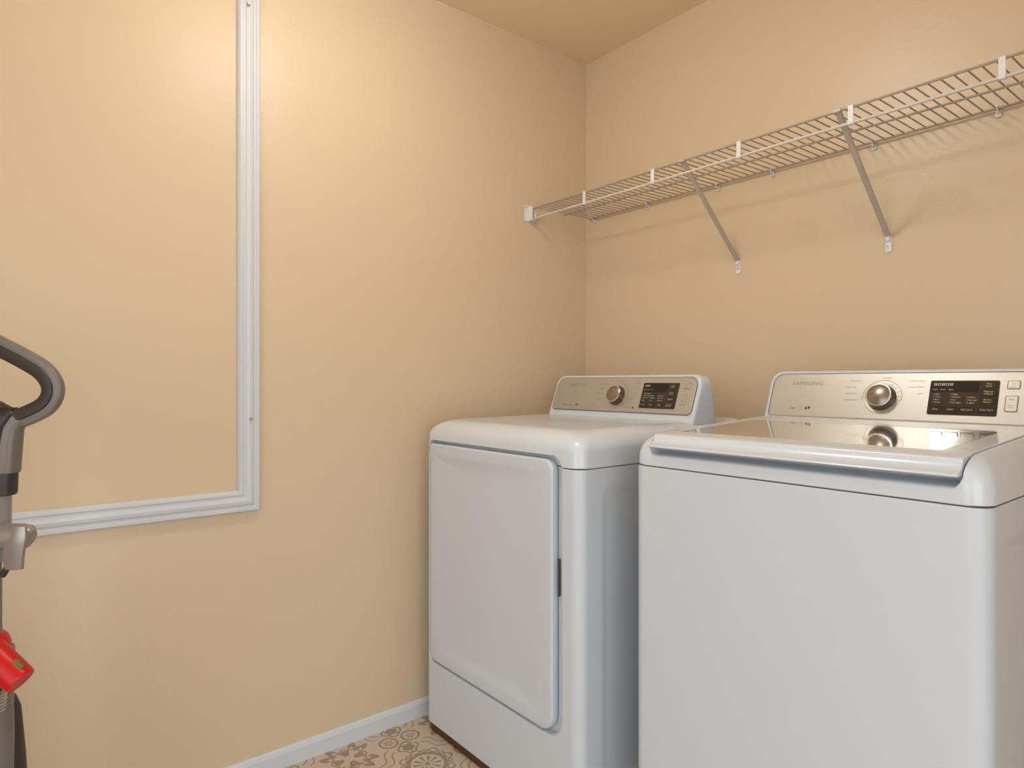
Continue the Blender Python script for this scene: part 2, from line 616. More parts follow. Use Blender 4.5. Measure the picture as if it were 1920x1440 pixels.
# end brackets on the side walls
for s, xw in ((1, 0.0), (-1, RX)):
    bm = bmesh.new()
    def bx(a0, a1, *r, **kw):
        q = sorted((xw + s * a0, xw + s * a1)); box(bm, q[0], q[1], *r, **kw)
    bx(0.0004, 0.003, SY - 0.030, SY + 0.014, SZ - 0.047, SZ + 0.014, bev=0.0008)
    bx(0.003, 0.024, SY - 0.010, SY - 0.0065, SZ - 0.047, SZ + 0.008, bev=0.0008)
    bx(0.003, 0.024, SY - 0.010, SY + 0.012, SZ - 0.047, SZ - 0.0445, bev=0.0006)
    bx(0.003, 0.024, SY + 0.0095, SY + 0.012, SZ - 0.047, SZ - 0.005, bev=0.0006)
    eb = obj('end_bracket', bm, M['bracket'], shelf)
    bm = bmesh.new()
    lathe(bm, [(0.001, -.001), (0.0034, -0.001), (0.0030, 0.0018), (0.0012, 0.0022)], 16,
          Matrix.Translation((xw + s * 0.0035, SY - 0.024, SZ + 0.006)) @ Matrix.Rotation(radians(90 * s), 4, 'Y'))
    obj('bracket_screw', bm, M['steel'], eb)


# ------------------------------------------------------------------ control consoles
LEAN = radians(21)
UP = Vector((0, sin(LEAN), cos(LEAN)))
NR = Vector((0, -cos(LEAN), sin(LEAN)))


def build_console(root, xc, yf, hw, b0, b1, kind):
    """xc: centre x, yf: world y of the face at height 1.02"""
    O = Vector((xc, yf, 1.02))

    def P(a, b, c=0.0):
        return O + Vector((a, 0, 0)) + UP * b + NR * c
    FM = Matrix(((1, 0, 0, O.x), (0, UP.y, NR.y, O.y), (0, UP.z, NR.z, O.z), (0, 0, 0, 1)))   # local (a, b, c) -> world
    BOT = -0.045
    rad = (0.004, 0.004, 0.034, 0.034)

    def ring(ins, c):
        q = tuple(max(.003, t - ins) for t in rad)
        return [(P(a, b, c)) for a, b in rr(-hw - .014 + ins, hw + .014 - ins, BOT + min(ins, .002), b1 + .0115 - ins, q, 8)]

    def back(t, ins=0.0):
        out = []
        q = tuple(max(.003, z - ins) for z in rad)
        for a, b in rr(-hw - .014 + ins, hw + .014 - ins, BOT, b1 + .0115 - ins, q, 8):
            h = max(0.0, min(1.0, (b - 0.0) / (b1 + .0115)))
            dep = 0.020 + 0.085 * (1 - h) ** 1.25 + 0.006
            flare = 1.0 + 0.03 * t * (1 - h)
            p = P(a * flare, b, -0.010)
            p.y += dep * t
            out.append(p)
        return out
    bm = bmesh.new()
    rings(bm, [ring(.012, -.0015), ring(.0105, 0.0002), ring(.006, -0.0002), ring(.0025, -0.0022), ring(0.0, -0.0065), back(0.0), back(.5), back(.88), back(.97, .002), back(1.0, .006)])
    con = obj('console_housing', bm, M['white'], root, smooth=35)
    # champagne face
    bm = bmesh.new()
    rp = (0.014, 0.014, 0.030, 0.030)
    R = []
    for ins, c in ((0, -0.003), (0, 0.0010), (0.0012, 0.0022), (0.0022, 0.0026)):
        R.append([P(a, b, c) for a, b in rr(-hw + ins, hw - ins, b0 + ins, b1 - ins, tuple(z - ins for z in rp), 8)])
    rings(bm, R)
    face = obj('face_panel', bm, M['panel'], con, label='champagne metallic face')
    bm = bmesh.new()
    R = [[P(a, b, c) for a, b in rr(-hw - i, hw + i, b0 - i, b1 + i, tuple(z + i for z in rp), 8)] for i, c in ((0.0012, -0.003), (0.0012, 0.0009), (-0.0005, 0.0009))]
    rings(bm, R)
    obj('face_gasket', bm, M['seam'], con)
    CB = 0.0026

    def plate(name, pts_or_rect, c0, c1, m, r=0.003, taper=0.0008, parent=con):
        x0, x1, y0, y1 = pts_or_rect
        bm = bmesh.new()
        R = [[P(a, b, c) for a, b in rr(x0 + i, x1 - i, y0 + i, y1 - i, max(r - i, .0004), 5)] for i, c in ((0, c0), (0, c1 - taper), (taper, c1))]
        rings(bm, R)
        return obj(name, bm, M[m], parent)

    def text(bm, s, x, y, h, c=CB, w=None, shear=0.0, align='LEFT'):
        """bm: (part name, material) - every word is a part of its own"""
        part = bm
        bm = bmesh.new()
        cu = bpy.data.curves.new('t', 'FONT')
        cu.body = s
        cu.size = 1.0
        cu.extrude = 0.0
        to = bpy.data.objects.new('t', cu)
        COL.objects.link(to)
        bpy.context.view_layer.update()
        me = bpy.data.meshes.new_from_object(to.evaluated_get(bpy.context.evaluated_depsgraph_get()))
        xs = [v.co.x for v in me.vertices] or [0, 1]
        wd = max(xs) - min(xs)
        sy = h / 0.70
        sx = (w / wd) if w else sy
        off = {'LEFT': -min(xs) * sx, 'CENTER': -(max(xs) + min(xs)) * .5 * sx, 'RIGHT': -max(xs) * sx}[align]
        for v in me.vertices:
            p = P(x + off + v.co.x * sx + shear * v.co.y * sy, y + v.co.y * sy, c + 0.00025)
            v.co = p
        bm.from_mesh(me)
        bpy.data.objects.remove(to)
        bpy.data.curves.remove(cu)
        bpy.data.meshes.remove(me)
        obj(part[0], bm, M[part[1]], con, smooth=0)

    def stroke(bm, x0, x1, y0, y1, c=CB):
        vs = [bm.verts.new(P(a, b, c + .00025)) for a, b in ((x0, y0), (x1, y0), (x1, y1), (x0, y1))]
        bm.faces.new(vs)

    def arc(bm, cx, cy, r, w, a0, a1, c=CB, n=40):
        for i in range(n):
            t0, t1 = radians(a0 + (a1 - a0) * i / n), radians(a0 + (a1 - a0) * (i + 1) / n)
            vs = [bm.verts.new(P(cx + q * cos(t), cy + q * sin(t), c + .00025)) for q, t in ((r, t0), (r + w, t0), (r + w, t1), (r, t1))]
            bm.faces.new(vs)

    def leafmark(bm, x, y, s):
        for k in (0, 1):
            pts = []
            sg = 1 if k == 0 else -1
            for i in range(13):
                t = pi * i / 12
                pts.append((x + sg * (s * .12 + s * .45 * sin(t)), y + sg * (-s * .45 * cos(t)) * .75 + sg * s * .12 * sin(t)))
            bm.faces.new([bm.verts.new(P(a, b, CB + .0003)) for a, b in pts])

    Mt = FM
    # ---- dial
    kx, ky = (-0.018, 0.071) if kind == 'washer' else (-0.001, 0.064)
    KR = 0.031
    bm = bmesh.new()
    lathe(bm, [(0.0415, CB), (0.0415, CB + .0006), (0.039, CB + .0010), (0.034, CB + .0004), (0.01, CB + .0004)], 56, Mt @ Matrix.Translation((kx, ky, 0)))
    obj('dial_surround', bm, M['panel'], con, smooth=50)
    bm = bmesh.new()
    lathe(bm, [(KR + .002, CB + .0005), (KR + .002, CB + .003), (KR + .0005, CB + .006), (KR - .0005, CB + .018), (KR - .0015, CB + .021)], 56, Mt @ Matrix.Translation((kx, ky, 0)))
    dial = obj('dial', bm, M['knobside'], con, smooth=50)
    bm = bmesh.new()
    lathe(bm, [(KR - .0042, CB + .0215), (KR - .006, CB + .0228), (KR - .013, CB + .0252), (KR - .022, CB + .0268), (0.002, CB + .0272)], 56, Mt @ Matrix.Translation((kx, ky, 0)))
    obj('dial_cap', bm, M['knob'], con, smooth=60)
    bm = bmesh.new()
    lathe(bm, [(KR - .0020, CB + .0205), (KR - .0014, CB + .0215), (KR - .0026, CB + .0224), (KR - .0044, CB + .0219)], 56, Mt @ Matrix.Translation((kx, ky, 0)))
    obj('dial_ring', bm, M['chrome'], con, smooth=60)
    bm = bmesh.new()
    if kind == 'washer':
        lathe(bm, [(0.0014, CB + .0258), (0.0014, CB + .0264), (0.0003, CB + .0266)], 12, Mt @ Matrix.Translation((kx - .0155, ky - .001, 0)))
    else:
        lathe(bm, [(0.0008, CB + .0258), (0.0008, CB + .0262), (0.0002, CB + .0264)], 12, Mt @ Matrix.Translation((kx + .0155, ky + .004, 0)))
    obj('dial_pointer', bm, M['printdark'], con)
    bm = bmesh.new()
    if kind == 'washer':
        arc(bm, kx, ky, 0.0452, 0.0008, -8, 188)
        for a in (182, 58, 40, 22, 5, -8):
            t = radians(a)
            d_ = Vector((cos(t), sin(t)))
            n_ = Vector((-sin(t), cos(t))) * .0004
            p0 = Vector((kx, ky)) + d_ * .0365; p1 = Vector((kx, ky)) + d_ * .0425
            bm.faces.new([bm.verts.new(P(q.x, q.y, CB + .0012)) for q in (p0 - n_, p1 - n_, p1 + n_, p0 + n_)])
    else:
        arc(bm, kx, ky, 0.0452, 0.0007, -12, 75)
    obj('dial_scale', bm, M['printdark'], con, smooth=0)
    # ---- printed marks on the metal face
    bm = ('maker_lettering', 'printgrey')
    if kind == 'washer':
        text(bm, 'SAMSUNG', -0.250, 0.1035, 0.0098, w=0.082)
    else:
        text(bm, 'SAMSUNG', -0.236, 0.0965, 0.0098, w=0.080)
    fw_ = ('feature_word', 'printdark')
    g = ('cycle_name', 'printgrey')
    bm = bmesh.new()
    sg = bmesh.new()
    if kind == 'washer':
        text(fw_, 'VRT', -0.2455, 0.033, 0.0064, w=0.0165)
        leafmark(bm, -0.1975, 0.0385, 0.0125)
        stroke(sg, -0.222, -0.208, 0.0425, 0.0432); stroke(sg, -0.221, -0.209, 0.0380, 0.0386)
        stroke(sg, -0.221, -0.209, 0.0352, 0.0357); stroke(sg, -0.222, -0.208, 0.0318, 0.0324)
        for (s, x, y, w) in (('Waterproof', -.070, .1135, .031), ('Bedding', -.082, .0965, .0225), ('Deep Wash', -.079, .0795, .027), ('Delicates/Hand', -.072, .0625, .034)):
            text(g, s, x, y, 0.0036, w=w, align='RIGHT')
        text(g, 'Normal', kx + .005, .1215, .0034, w=.020, align='CENTER')
        text(g, 'Heavy Duty', .041, .1135, .0036, w=.031)
        text(g, 'Quick Wash', .039, .0975, .0036, w=.032)
        text(g, 'Spin', .059, .0812, .0036, w=.0115)
    else:
        text(fw_, 'Moisture', -0.246, 0.0245, 0.0052, w=0.033)
        text(('feature_word', 'printgrey'), 'Sensor', -0.2115, 0.0245, 0.0050, w=0.024)
        leafmark(bm, -0.175, 0.0275, 0.0115)
        for (s, x, y, w) in (('Perm Press', -.050, .1035, .033), ('Bedding', -.0635, .0865, .0255), ('Delicates', -.067, .0695, .024), ('Quick Dry', -.067, .0505, .030)):
            text(g, s, x, y, 0.0036, w=w, align='RIGHT')
        text(g, 'Normal', kx + .006, .1145, .0034, w=.019, align='CENTER')
        text(g, 'Heavy Duty', .0600, .1055, .0036, w=.030)
        text(g, 'Time Dry', .0610, .0880, .0036, w=.026)
        text(g, 'Air Fluff', .0600, .0715, .0036, w=.021)
        text(g, 'Wrinkle', .0560, .0575, .0034, w=.020)
        text(g, 'Release', .0560, .0515, .0034, w=.020)
        text(g, 'Mixed Load', .046, .0225, .0034, w=.022)
        tb = bmesh.new()
        tb.faces.new([tb.verts.new(P(a, b, CB + .0003)) for a, b in ((.0745, .0215), (.0815, .0215), (.0805, .0285), (.078, .0285))])
        obj('bell_mark', tb, M['printdark'], con, smooth=0)
        arc(sg, -0.099, .0235, .0018, .0008, 0, 360, n=12)
        text(g, 'Filter', -0.094, .0225, .0030, w=.016)
    obj('leaf_mark', bm, M['printdark'], con, smooth=0)
    obj('badge_mark', sg, M['printgrey'], con, smooth=0)
    # ---- display block and its keys
    if kind == 'washer':
        DX0, DX1, DY0, DY1 = .0845, .2185, .0320, .1155
        keys = [(.088, .1145, .0385, .0505), (.1185, .1455, .0385, .0505), (.1500, .1765, .0385, .0505),
                (.1855, .2145, .0385, .0525), (.1855, .2145, .0595, .0735), (.1855, .2145, .0785, .0925), (.1855, .2145, .0970, .1105)]
        lcd = (.0870, .1815, .0875, .1125)
    else:
        DX0, DX1, DY0, DY1 = .1020, .2400, .0240, .1090
        keys = [(.1045, .1290, .0290, .0415), (.1360, .1630, .0290, .0415), (.1690, .1960, .0290, .0415),
                (.2040, .2340, .0290, .0420), (.2040, .2340, .0480, .0620), (.2040, .2340, .0660, .0820), (.2040, .2340, .0880, .1030)]
        lcd = (.1055, .2000, .0780, .1065)
    plate('display_block', (DX0, DX1, DY0, DY1), CB - .001, CB + .0016, 'display', .0035)
    plate('display_window', lcd, CB + .001, CB + .0019, 'lcd', .0008, .0002)
    CD = CB + .0016
    for kx0, kx1, ky0, ky1 in keys:
        plate('key', (kx0, kx1, ky0, ky1), CD - .0005, CD + .0022, 'display', .0022, .0013)
    w_ = ('display_label', 'print')
    dg_ = bmesh.new()
    if kind == 'washer':
        names = ['Temp', 'Spin', 'Soil Level', 'Delay Start', 'Extra|Rinse', 'Signal|Volume', 'Pre|Soak']
        for i in range(5):
            x0 = .0925 + i * .0080
            stroke(dg_, x0, x0 + .0060, .1025, .1035, CD + .0004); stroke(dg_, x0, x0 + .0060, .1075, .1085, CD + .0004)
            stroke(dg_, x0, x0 + .0012, .1035, .1075, CD + .0004); stroke(dg_, x0 + .0048, x0 + .0060, .1035, .1075, CD + .0004)
            if i % 2 == 0:
                stroke(dg_, x0 + .0012, x0 + .0048, .1050, .1060, CD + .0004)
        for i, s in enumerate(('Wash', 'Rinse', 'Spin')):
            text(w_, s, .0905 + i * .0160, .0915, .0030, CD + .0004, w=.0105)
        lamps = [('Hot', .094, .080), ('Warm', .094, .0735), ('Eco', .094, .067), ('Cold', .094, .0605), ('High', .1275, .080), ('Medium', .1275, .0735), ('Low', .1275, .067), ('No Spin', .1275, .0605),
                 ('Heavy', .159, .0735), ('Normal', .159, .067), ('Light', .159, .0605)]
    else:
        names = ['Dry Level', 'Temp', 'Time', 'Wrinkle|Prevent', 'Signal', 'Anti|Static', 'Mixed|Load']
        for i in range(3):
            x0 = .1110 + i * .0066
            stroke(dg_, x0, x0 + .0052, .0955, .0965, CD + .0004); stroke(dg_, x0, x0 + .0052, .1005, .1015, CD + .0004)
            stroke(dg_, x0, x0 + .0011, .0965, .1005, CD + .0004); stroke(dg_, x0 + .0041, x0 + .0052, .0965, .1005, CD + .0004)
        for i, s in enumerate(('Dry', 'Cool', 'Wrinkle')):
            text(w_, s, .1090 + i * .0130, .0840, .0032, CD + .0004, w=.0095)
        lamps = [('Very Dry', .1105, .0715), ('More Dry', .1090, .0640), ('Normal', .1075, .0565), ('Less', .1060, .0485),
                 ('High', .1370, .0640), ('Medium', .1370, .0565), ('Low', .1370, .0485), ('60 min', .1680, .0640), ('40 min', .1680, .0565), ('30 min', .1680, .0485)]
    obj('digits', dg_, M['print'], con, smooth=0)
    for s, x, y in lamps:
        text(w_, s, x + .0035, y, .0031, CD, w=.0028 * len(s) if kind == 'washer' else .0030 * len(s))
        t_ = bmesh.new()
        stroke(t_, x, x + .0013, y + .0009, y + .0020, CD)
        obj('indicator', t_, M['print'], con, smooth=0)
    for s, (kx0, kx1, ky0, ky1) in zip(names, keys):
        L_ = s.split('|')
        cy = (ky0 + ky1) / 2
        for j, q in enumerate(L_):
            y = cy - .0016 + ((.0028 if j == 0 else -.0028) if len(L_) == 2 else 0)
            text(('key_label', 'print'), q, (kx0 + kx1) / 2, y, .0032, CD + .0022, w=min(.0028 * len(q), kx1 - kx0 - .005), align='CENTER')
    # ---- power and start keys on the metal face
    if kind == 'washer':
        pk = [(.2325, .2545, .0960, .1145), (.2315, .2535, .0440, .0795)]
    else:
        pk = [(.2560, .2790, .0900, .1070), (.2520, .2745, .0385, .0705)]
    for i, (x0, x1, y0, y1) in enumerate(pk):
        gl = bmesh.new()
        plate('key_surround', (x0 - .0012, x1 + .0012, y0 - .0012, y1 + .0012), CB - .001, CB + .0006, 'printgrey', .0035)
        plate('power_key' if i == 0 else 'start_key', (x0, x1, y0, y1), CB - .0005, CB + .0022, 'panel', .0028, .0011)
        cx = (x0 + x1) / 2
        if i == 0:
            arc(gl, cx, (y0 + y1) / 2 + .002, .0022, .0006, -230, 50, CB + .0022, 16)
            stroke(gl, cx - .0003, cx + .0003, (y0 + y1) / 2 + .0025, (y0 + y1) / 2 + .0058, CB + .0022)
            text(('key_label', 'printgrey'), 'Power', cx, y0 + .0024, .0026, CB + .0022, w=.010, align='CENTER')
        else:
            t_ = y1 - .0085
            gl.faces.new([gl.verts.new(P(a, b, CB + .0025)) for a, b in ((cx - .0035, t_ - .0022), (cx - .0002, t_), (cx - .0035, t_ + .0022))])
            stroke(gl, cx + .0012, cx + .0019, t_ - .002, t_ + .002, CB + .0022)
            stroke(gl, cx + .0029, cx + .0036, t_ - .002, t_ + .002, CB + .0022)
            text(('key_label', 'printgrey'), 'Start', cx, y0 + .0125, .0028, CB + .0022, w=.010, align='CENTER')
            text(('key_label', 'printgrey'), 'Pause', cx, y0 + .0075, .0028, CB + .0022, w=.010, align='CENTER')
        obj('power_symbol' if i == 0 else 'start_symbol', gl, M['printgrey'], con, smooth=0)
    return con


# ------------------------------------------------------------------ cabinet helper
def cabinet(root, x0, x1, yf, yb, z0, z1, name='cabinet'):
    bm = bmesh.new()
    r = (0.030, 0.030, 0.008, 0.008)
    R = []
    for ins, z in ((0.010, z0), (0.001, z0 + .004), (0, z0 + .010), (0, z1 - .0025), (.0018, z1)):
        R.append([(a, b, z) for a, b in rr(x0 + ins, x1 - ins, yf + ins, yb - ins, tuple(max(.002, q - ins) for q in r), 8)])
    rings(bm, R)
    return obj(name, bm, M['whitebody'], root, smooth=35)


def side_pocket(x, s, y0, y1, z0, z1, dep=0.007, slope=0.030, r=0.03):
    """shallow embossed recess cutter in a cabinet side facing s*X"""
    bm = bmesh.new()
    R = []
    for ins, d in ((-slope * .6, 0.004), (0, 0.0), (slope * .55, -dep * .5), (slope, -dep)):
        R.append([(x + s * d, a, b) for a, b in rr(y0 + ins, y1 - ins, z0 + ins, z1 - ins, max(.004, r - ins), 8)])
    rings(bm, R)
    return cutter(bm)


def top_cover(root, x0, x1, yf, yb, z0, z1, rx, rz, tilt=0.0, ndome=0.004, name='top_cover', endtaper=0.0):
    bm = bmesh.new()
    R = []
    rad = (0.034, 0.034, 0.012, 0.012)
    prof = [(0.0020, z0), (0.0, z0 + .0020), (0.0004, z1 - rz)]
    for i in range(1, 9):
        a = .5 * pi * i / 8
        prof.append((0.0004 + rx * (1 - cos(a)), z1 - rz + rz * sin(a)))
    for ins, z in prof:
        ring_ = []
        # the fillet grows forward corners rounder as it climbs
        q = tuple(max(.004, t + (ins * .55 if k < 2 else -ins * .3)) for k, t in enumerate(rad))
        for a, b in rr(x0 + ins, x1 - ins, yf + ins, yb - ins * .25, q, 10):
            w = max(0.0, (z - z0) / (z1 - z0))
            ring_.append((a, b, z + tilt * w * (b - yf)))
        R.append(ring_)
    rings(bm, R)
    return obj(name, bm, M['white'], root, smooth=35)


# ------------------------------------------------------------------ dryer
DX0, DX1, DF, DB = 0.083, 0.790, -0.823, -0.075
dry = thing('dryer', 'white front-loading dryer with closed square door, left of the washer in the corner', 'dryer', (0, 0, 0))
dcab = cabinet(dry, DX0, DX1, DF, DB, 0.030, 0.9115)
dtop = top_cover(dry, DX0, DX1, DF, DB, 0.9135, 1.004, 0.062, 0.050, tilt=0.012)
dX0, dX1, dZ0, dZ1 = 0.1130, 0.6955, 0.238, 0.930


def door_pocket():
    bm = bmesh.new()
    R = []
    for ins, y in ((-.012, DF - .03), (-.012, DF - .0005), (-.004, DF + .004), (0.0, DF + .020), (0.001, DF + .024)):
        R.append([(a, y, b) for a, b in rr(dX0 - .005 + ins * .3, dX1 + .026 + ins * -1.0 - (0), dZ0 - .0045 + ins * .15, dZ1 + .007 - ins * .4, (.03, .05, .034, .02), 10)])
    rings(bm, R)
    return cutter(bm)


boolean(dcab, [door_pocket(), side_pocket(DX1, 1, DF + .075, DB - .06, 0.11, 0.866), side_pocket(DX0, -1, DF + .075, DB - .06, 0.11, 0.866)])
boolean(dtop, [door_pocket()])
# door: shaped front with a shallow sunk field
bm = bmesh.new()
rd = (.030, .045, .030, .012)
R = []
yD = DF
for ix, iz, y in ((.004, .004, yD + .0225), (0, 0, yD + .018), (0, 0, yD + .004), (.0012, .0012, yD + .0008), (.0036, .0036, yD - .0012), (.008, .008, yD - .0020),
                  (.020, .030, yD - .0022), (.040, .038, yD - .0016), (.075, .050, yD + .0006), (.115, .062, yD + .0026), (.145, .074, yD + .0034), (.18, .09, yD + .0036)):
    R.append([(a, y, b) for a, b in rr(dX0 + ix, dX1 - ix, dZ0 + iz, dZ1 - iz, tuple(max(.006, q - iz * .25) for q in rd), 10)])
rings(bm, R)
door = obj('door', bm, M['whitebody'], dry, smooth=40)
# dark latch strike visible in the gap on the right of the door
bm = bmesh.new()
box(bm, dX1 + .0062, dX1 + .0090, DF + .012, DF + .0202, 0.585, 0.680, .0008)
obj('door_latch', bm, M['seam'], dry)
# thin dark joint between the cabinet and the top cover
bm = bmesh.new()
rings(bm, [[(a, b, z) for a, b in rr(DX0 + .003, DX1 - .003, DF + .028, DB - .003, (.030, .030, .006, .006), 8)] for z in (0.9110, 0.9140)])
obj('joint_strip', bm, M['seam'], dry)
build_console(dry, 1.899 - 1.4485, -0.331, 0.300, 0.009, 0.1285, 'dryer')
foot0 = None
for fx in (DX0 + .06, DX1 - .06):
    for fy in (DF + .06, DB - .06):
        if foot0 is None:
            bm = bmesh.new(); lathe(bm, [(.020, .0265), (.022, .0285), (.022, .031), (.010, .033)], 24)
            foot0 = obj('foot', bm, M['seam'], dry); foot0.location = (fx, fy, 0)
        else:
            f2 = foot0.copy(); COL.objects.link(f2); f2.parent = dry; f2.location = (fx, fy, 0)

# stained board the dryer stands on
bm = bmesh.new()
R = [[(a, b, z) for a, b in rr(DX0 + .008 + i, DX1 - .006 - i, DF + .012 + i, DB - i, .012, 5)] for i, z in ((0.001, 0.0), (0, .0015), (0, .0250), (.0015, .0265))]
rings(bm, R)
pl = obj('plinth_board', bm, M['plinth'])
pl['label'] = 'dark orange-brown wooden board lying on the floor under the dryer'
pl['category'] = 'board'

# ------------------------------------------------------------------ washer
WX0, WX1, WF, WB = 0.9075, 1.5945, -0.764, -0.045
wash = thing('washing_machine', 'white top-loading washer with tinted glass lid and full-width handle, right of the dryer', 'washing machine', (0, 0, 0))
wcab = cabinet(wash, WX0, WX1, WF, WB, 0.026, 0.9345)
boolean(wcab, [side_pocket(WX1, 1, WF + .045, WB - .06, 0.11, 0.885), side_pocket(WX0, -1, WF + .045, WB - .06, 0.11, 0.885)])
TILT = 0.048
ZT = 1.0085


def zt(y, z=ZT):
    return z + TILT * (y - WF)


wtop = top_cover(wash, WX0, WX1, WF, WB, 0.9365, ZT, 0.040, 0.052, tilt=TILT)
LX0, LX1 = 0.9535, 1.5580
LB = -0.292
# handle scoop (front) and lid pocket
bm = bmesh.new()
prof = [(-.800, .9545), (WF - .0015, .9560), (WF + .0015, .9605), (WF + .005, .9635), (-.745, .9650), (-.728, .9655), (-.716, .9690), (-.712, .985), (-.712, 1.10), (-.800, 1.10)]
R = []
for x, dz, dy in ((LX0 - .0005, .014, .010), (LX0 + .003, .006, .004), (LX0 + .008, .0015, .001), (LX0 + .015, 0, 0), (LX1 - .015, 0, 0), (LX1 - .008, .0015, .001), (LX1 - .003, .006, .004), (LX1 + .0005, .014, .010)):
    R.append([(x, y - (dy if y > -.79 else 0), z + (dz if z < 1.0 else 0)) for y, z in prof])
rings(bm, R)
c1 = cutter(bm)
bm = bmesh.new()
R = [[(a, b, z + TILT * (b - WF)) for a, b in rr(LX0, LX1, -0.85, LB, (.004, .004, .016, .016), 6)] for z in (ZT - .026, ZT + .08)]
rings(bm, R)
c2 = cutter(bm)
boolean(wtop, [c1, c2])
bevel(wtop, 0.0035, 3, 55)
# the lid frame: extruded profile with the rolled handle along the front
G0, G1, GF, GBk = 0.9860, 1.5130, -0.700, -0.372      # glass opening
g = 0.0022
lp = [(LB - g, zt(LB, ZT - .022)), (LB - g, zt(LB, ZT + .0005)), (-0.350, zt(-.350, ZT + .0015)), (-0.500, zt(-.5, ZT + .0015)), (-0.640, zt(-.64, ZT + .0015)),
      (-0.700, zt(-.700, ZT + .0015)), (-0.720, 1.0110), (-0.738, 1.0095), (-0.7470, 1.0075),
      (-0.7490, 1.0050), (-0.7500, 1.0010), (-0.7520, .9970), (-0.7560, .9925), (-0.7620, .9885), (-0.7690, .9860), (-0.7740, .9845), (-0.7760, .9820), (-0.7745, .9798), (-0.7700, .9790),
      (-0.7640, .9795), (-0.7450, .9830), (-0.7250, .9850), (-0.7180, .9860)]
# closed section: top outline then a return along the underside
low = [(-0.7180, .9860), (-0.640, zt(-.64, ZT - .022)), (-0.5, zt(-.5, ZT - .022))]
sec = lp[:-1] + low
bm = bmesh.new()
R = []
for x, sy, sz in ((LX0 + g, .004, .003), (LX0 + g + .0012, .0015, .001), (LX0 + g + .003, .0004, .0003), (LX0 + g + .011, 0, 0),
                  (LX1 - g - .011, 0, 0), (LX1 - g - .003, .0004, .0003), (LX1 - g - .0012, .0015, .001), (LX1 - g, .004, .003)):
    ring_ = []
    for y, z in sec:
        if y < -0.735:
            ring_.append((x, y + sy * min(1, (-.735 - y) / .03), z + (sz * .3 if z < .99 else -sz * .3)))
        else:
            ring_.append((x, y, z - (.0012 * sy / .010 if z > zt(y, ZT - .005) else 0)))
    R.append(ring_)
rings(bm, R)
lid = obj('lid', bm, M['white'], wash, smooth=35)
bm = bmesh.new()
R = []
for ins, z in ((0.0, ZT + .030), (0.0, ZT + .002), (.0015, ZT - .004), (.0015, ZT - .0075)):
    R.append([(a, b, z + TILT * (b - WF)) for a, b in rr(G0 + ins, G1 - ins, GF + ins, GBk - ins, .006, 5)])
rings(bm, R)
boolean(lid, [cutter(bm)])
bevel(lid, 0.0012, 2, 60)
bm = bmesh.new()
R = []
for ins, z in ((0.0022, ZT - .0073), (0.0022, ZT + .0006), (.0026, ZT + .0010)):
    R.append([(a, b, z + TILT * (b - WF)) for a, b in rr(G0 + ins, G1 - ins, GF + ins, GBk - ins, .005, 5)])
rings(bm, R)
obj('lid_window', bm, M['glass'], lid, smooth=0, label='brown tinted mirror-like glass')
bm = bmesh.new()
rings(bm, [[(a, b, z) for a, b in rr(WX0 + .003, WX1 - .003, WF + .003, WB - .003, (.028, .028, .006, .006), 8)] for z in (0.9340, 0.9370)])
obj('joint_strip', bm, M['seam'], wash)
build_console(wash, 1.899 - 0.6515, -0.241, 0.306, 0.014, 0.1365, 'washer')
f0 = None
for fx in (WX0 + .06, WX1 - .06):
    for fy in (WF + .06, WB - .06):
        if f0 is None:
            bm = bmesh.new(); lathe(bm, [(.022, 0.0), (.024, .002), (.024, .012), (.010, .014), (.010, .028)], 24)
            f0 = obj('foot', bm, M['seam'], wash); f0.location = (fx, fy, 0)
        else:
            f2 = f0.copy(); COL.objects.link(f2); f2.parent = wash; f2.location = (fx, fy, 0)

# ------------------------------------------------------------------ upright vacuum cleaner at the left
S = 0.000989
VC = Vector((1.899, -1.921, 0)) + 1.2 * Vector((-sin(radians(51.2)), cos(radians(51.2)), 0)) - (960 + 5) * S * Vector((cos(radians(51.2)), sin(radians(51.2)), 0))
vac = thing('vacuum_cleaner', 'grey upright vacuum with looped handle, silver tube and red cap, at the left edge', 'vacuum cleaner', VC, radians(51.2))


def vp(x, y, d=0.0):
    """handle drawing: x to the right and y downwards in millimetre-like steps, d = depth"""
    return Vector(((x + 5) * S, d, 1.126 - (y - 716) * S))


def smooth_path(P, n=6, closed=False):
    out = []
    N = len(P)
    rng = range(N) if closed else range(N - 1)
    for i in rng:
        p0 = P[(i - 1) % N] if closed else P[max(i - 1, 0)]
        p1 = P[i]; p2 = P[(i + 1) % N]
        p3 = P[(i + 2) % N] if closed else P[min(i + 2, N - 1)]
        for k in range(n):
            t = k / n
            out.append(0.5 * ((2 * p1) + (p2 - p0) * t + (2 * p0 - 5 * p1 + 4 * p2 - p3) * t * t + (3 * p1 - p0 - 3 * p2 + p3) * t ** 3))
    if not closed:
        out.append(P[-1])
    return out


# the loop: a band with a light outer shell and a dark inner grip
loop = [vp(x, y) for x, y in ((-95, 603), (-50, 622), (0, 648), (50, 674), (85, 697), (102, 727), (92, 757), (60, 777), (25, 786), (-15, 768), (-60, 748), (-110, 738), (-135, 700), (-135, 640))]
lpth = smooth_path(loop, 6, True)


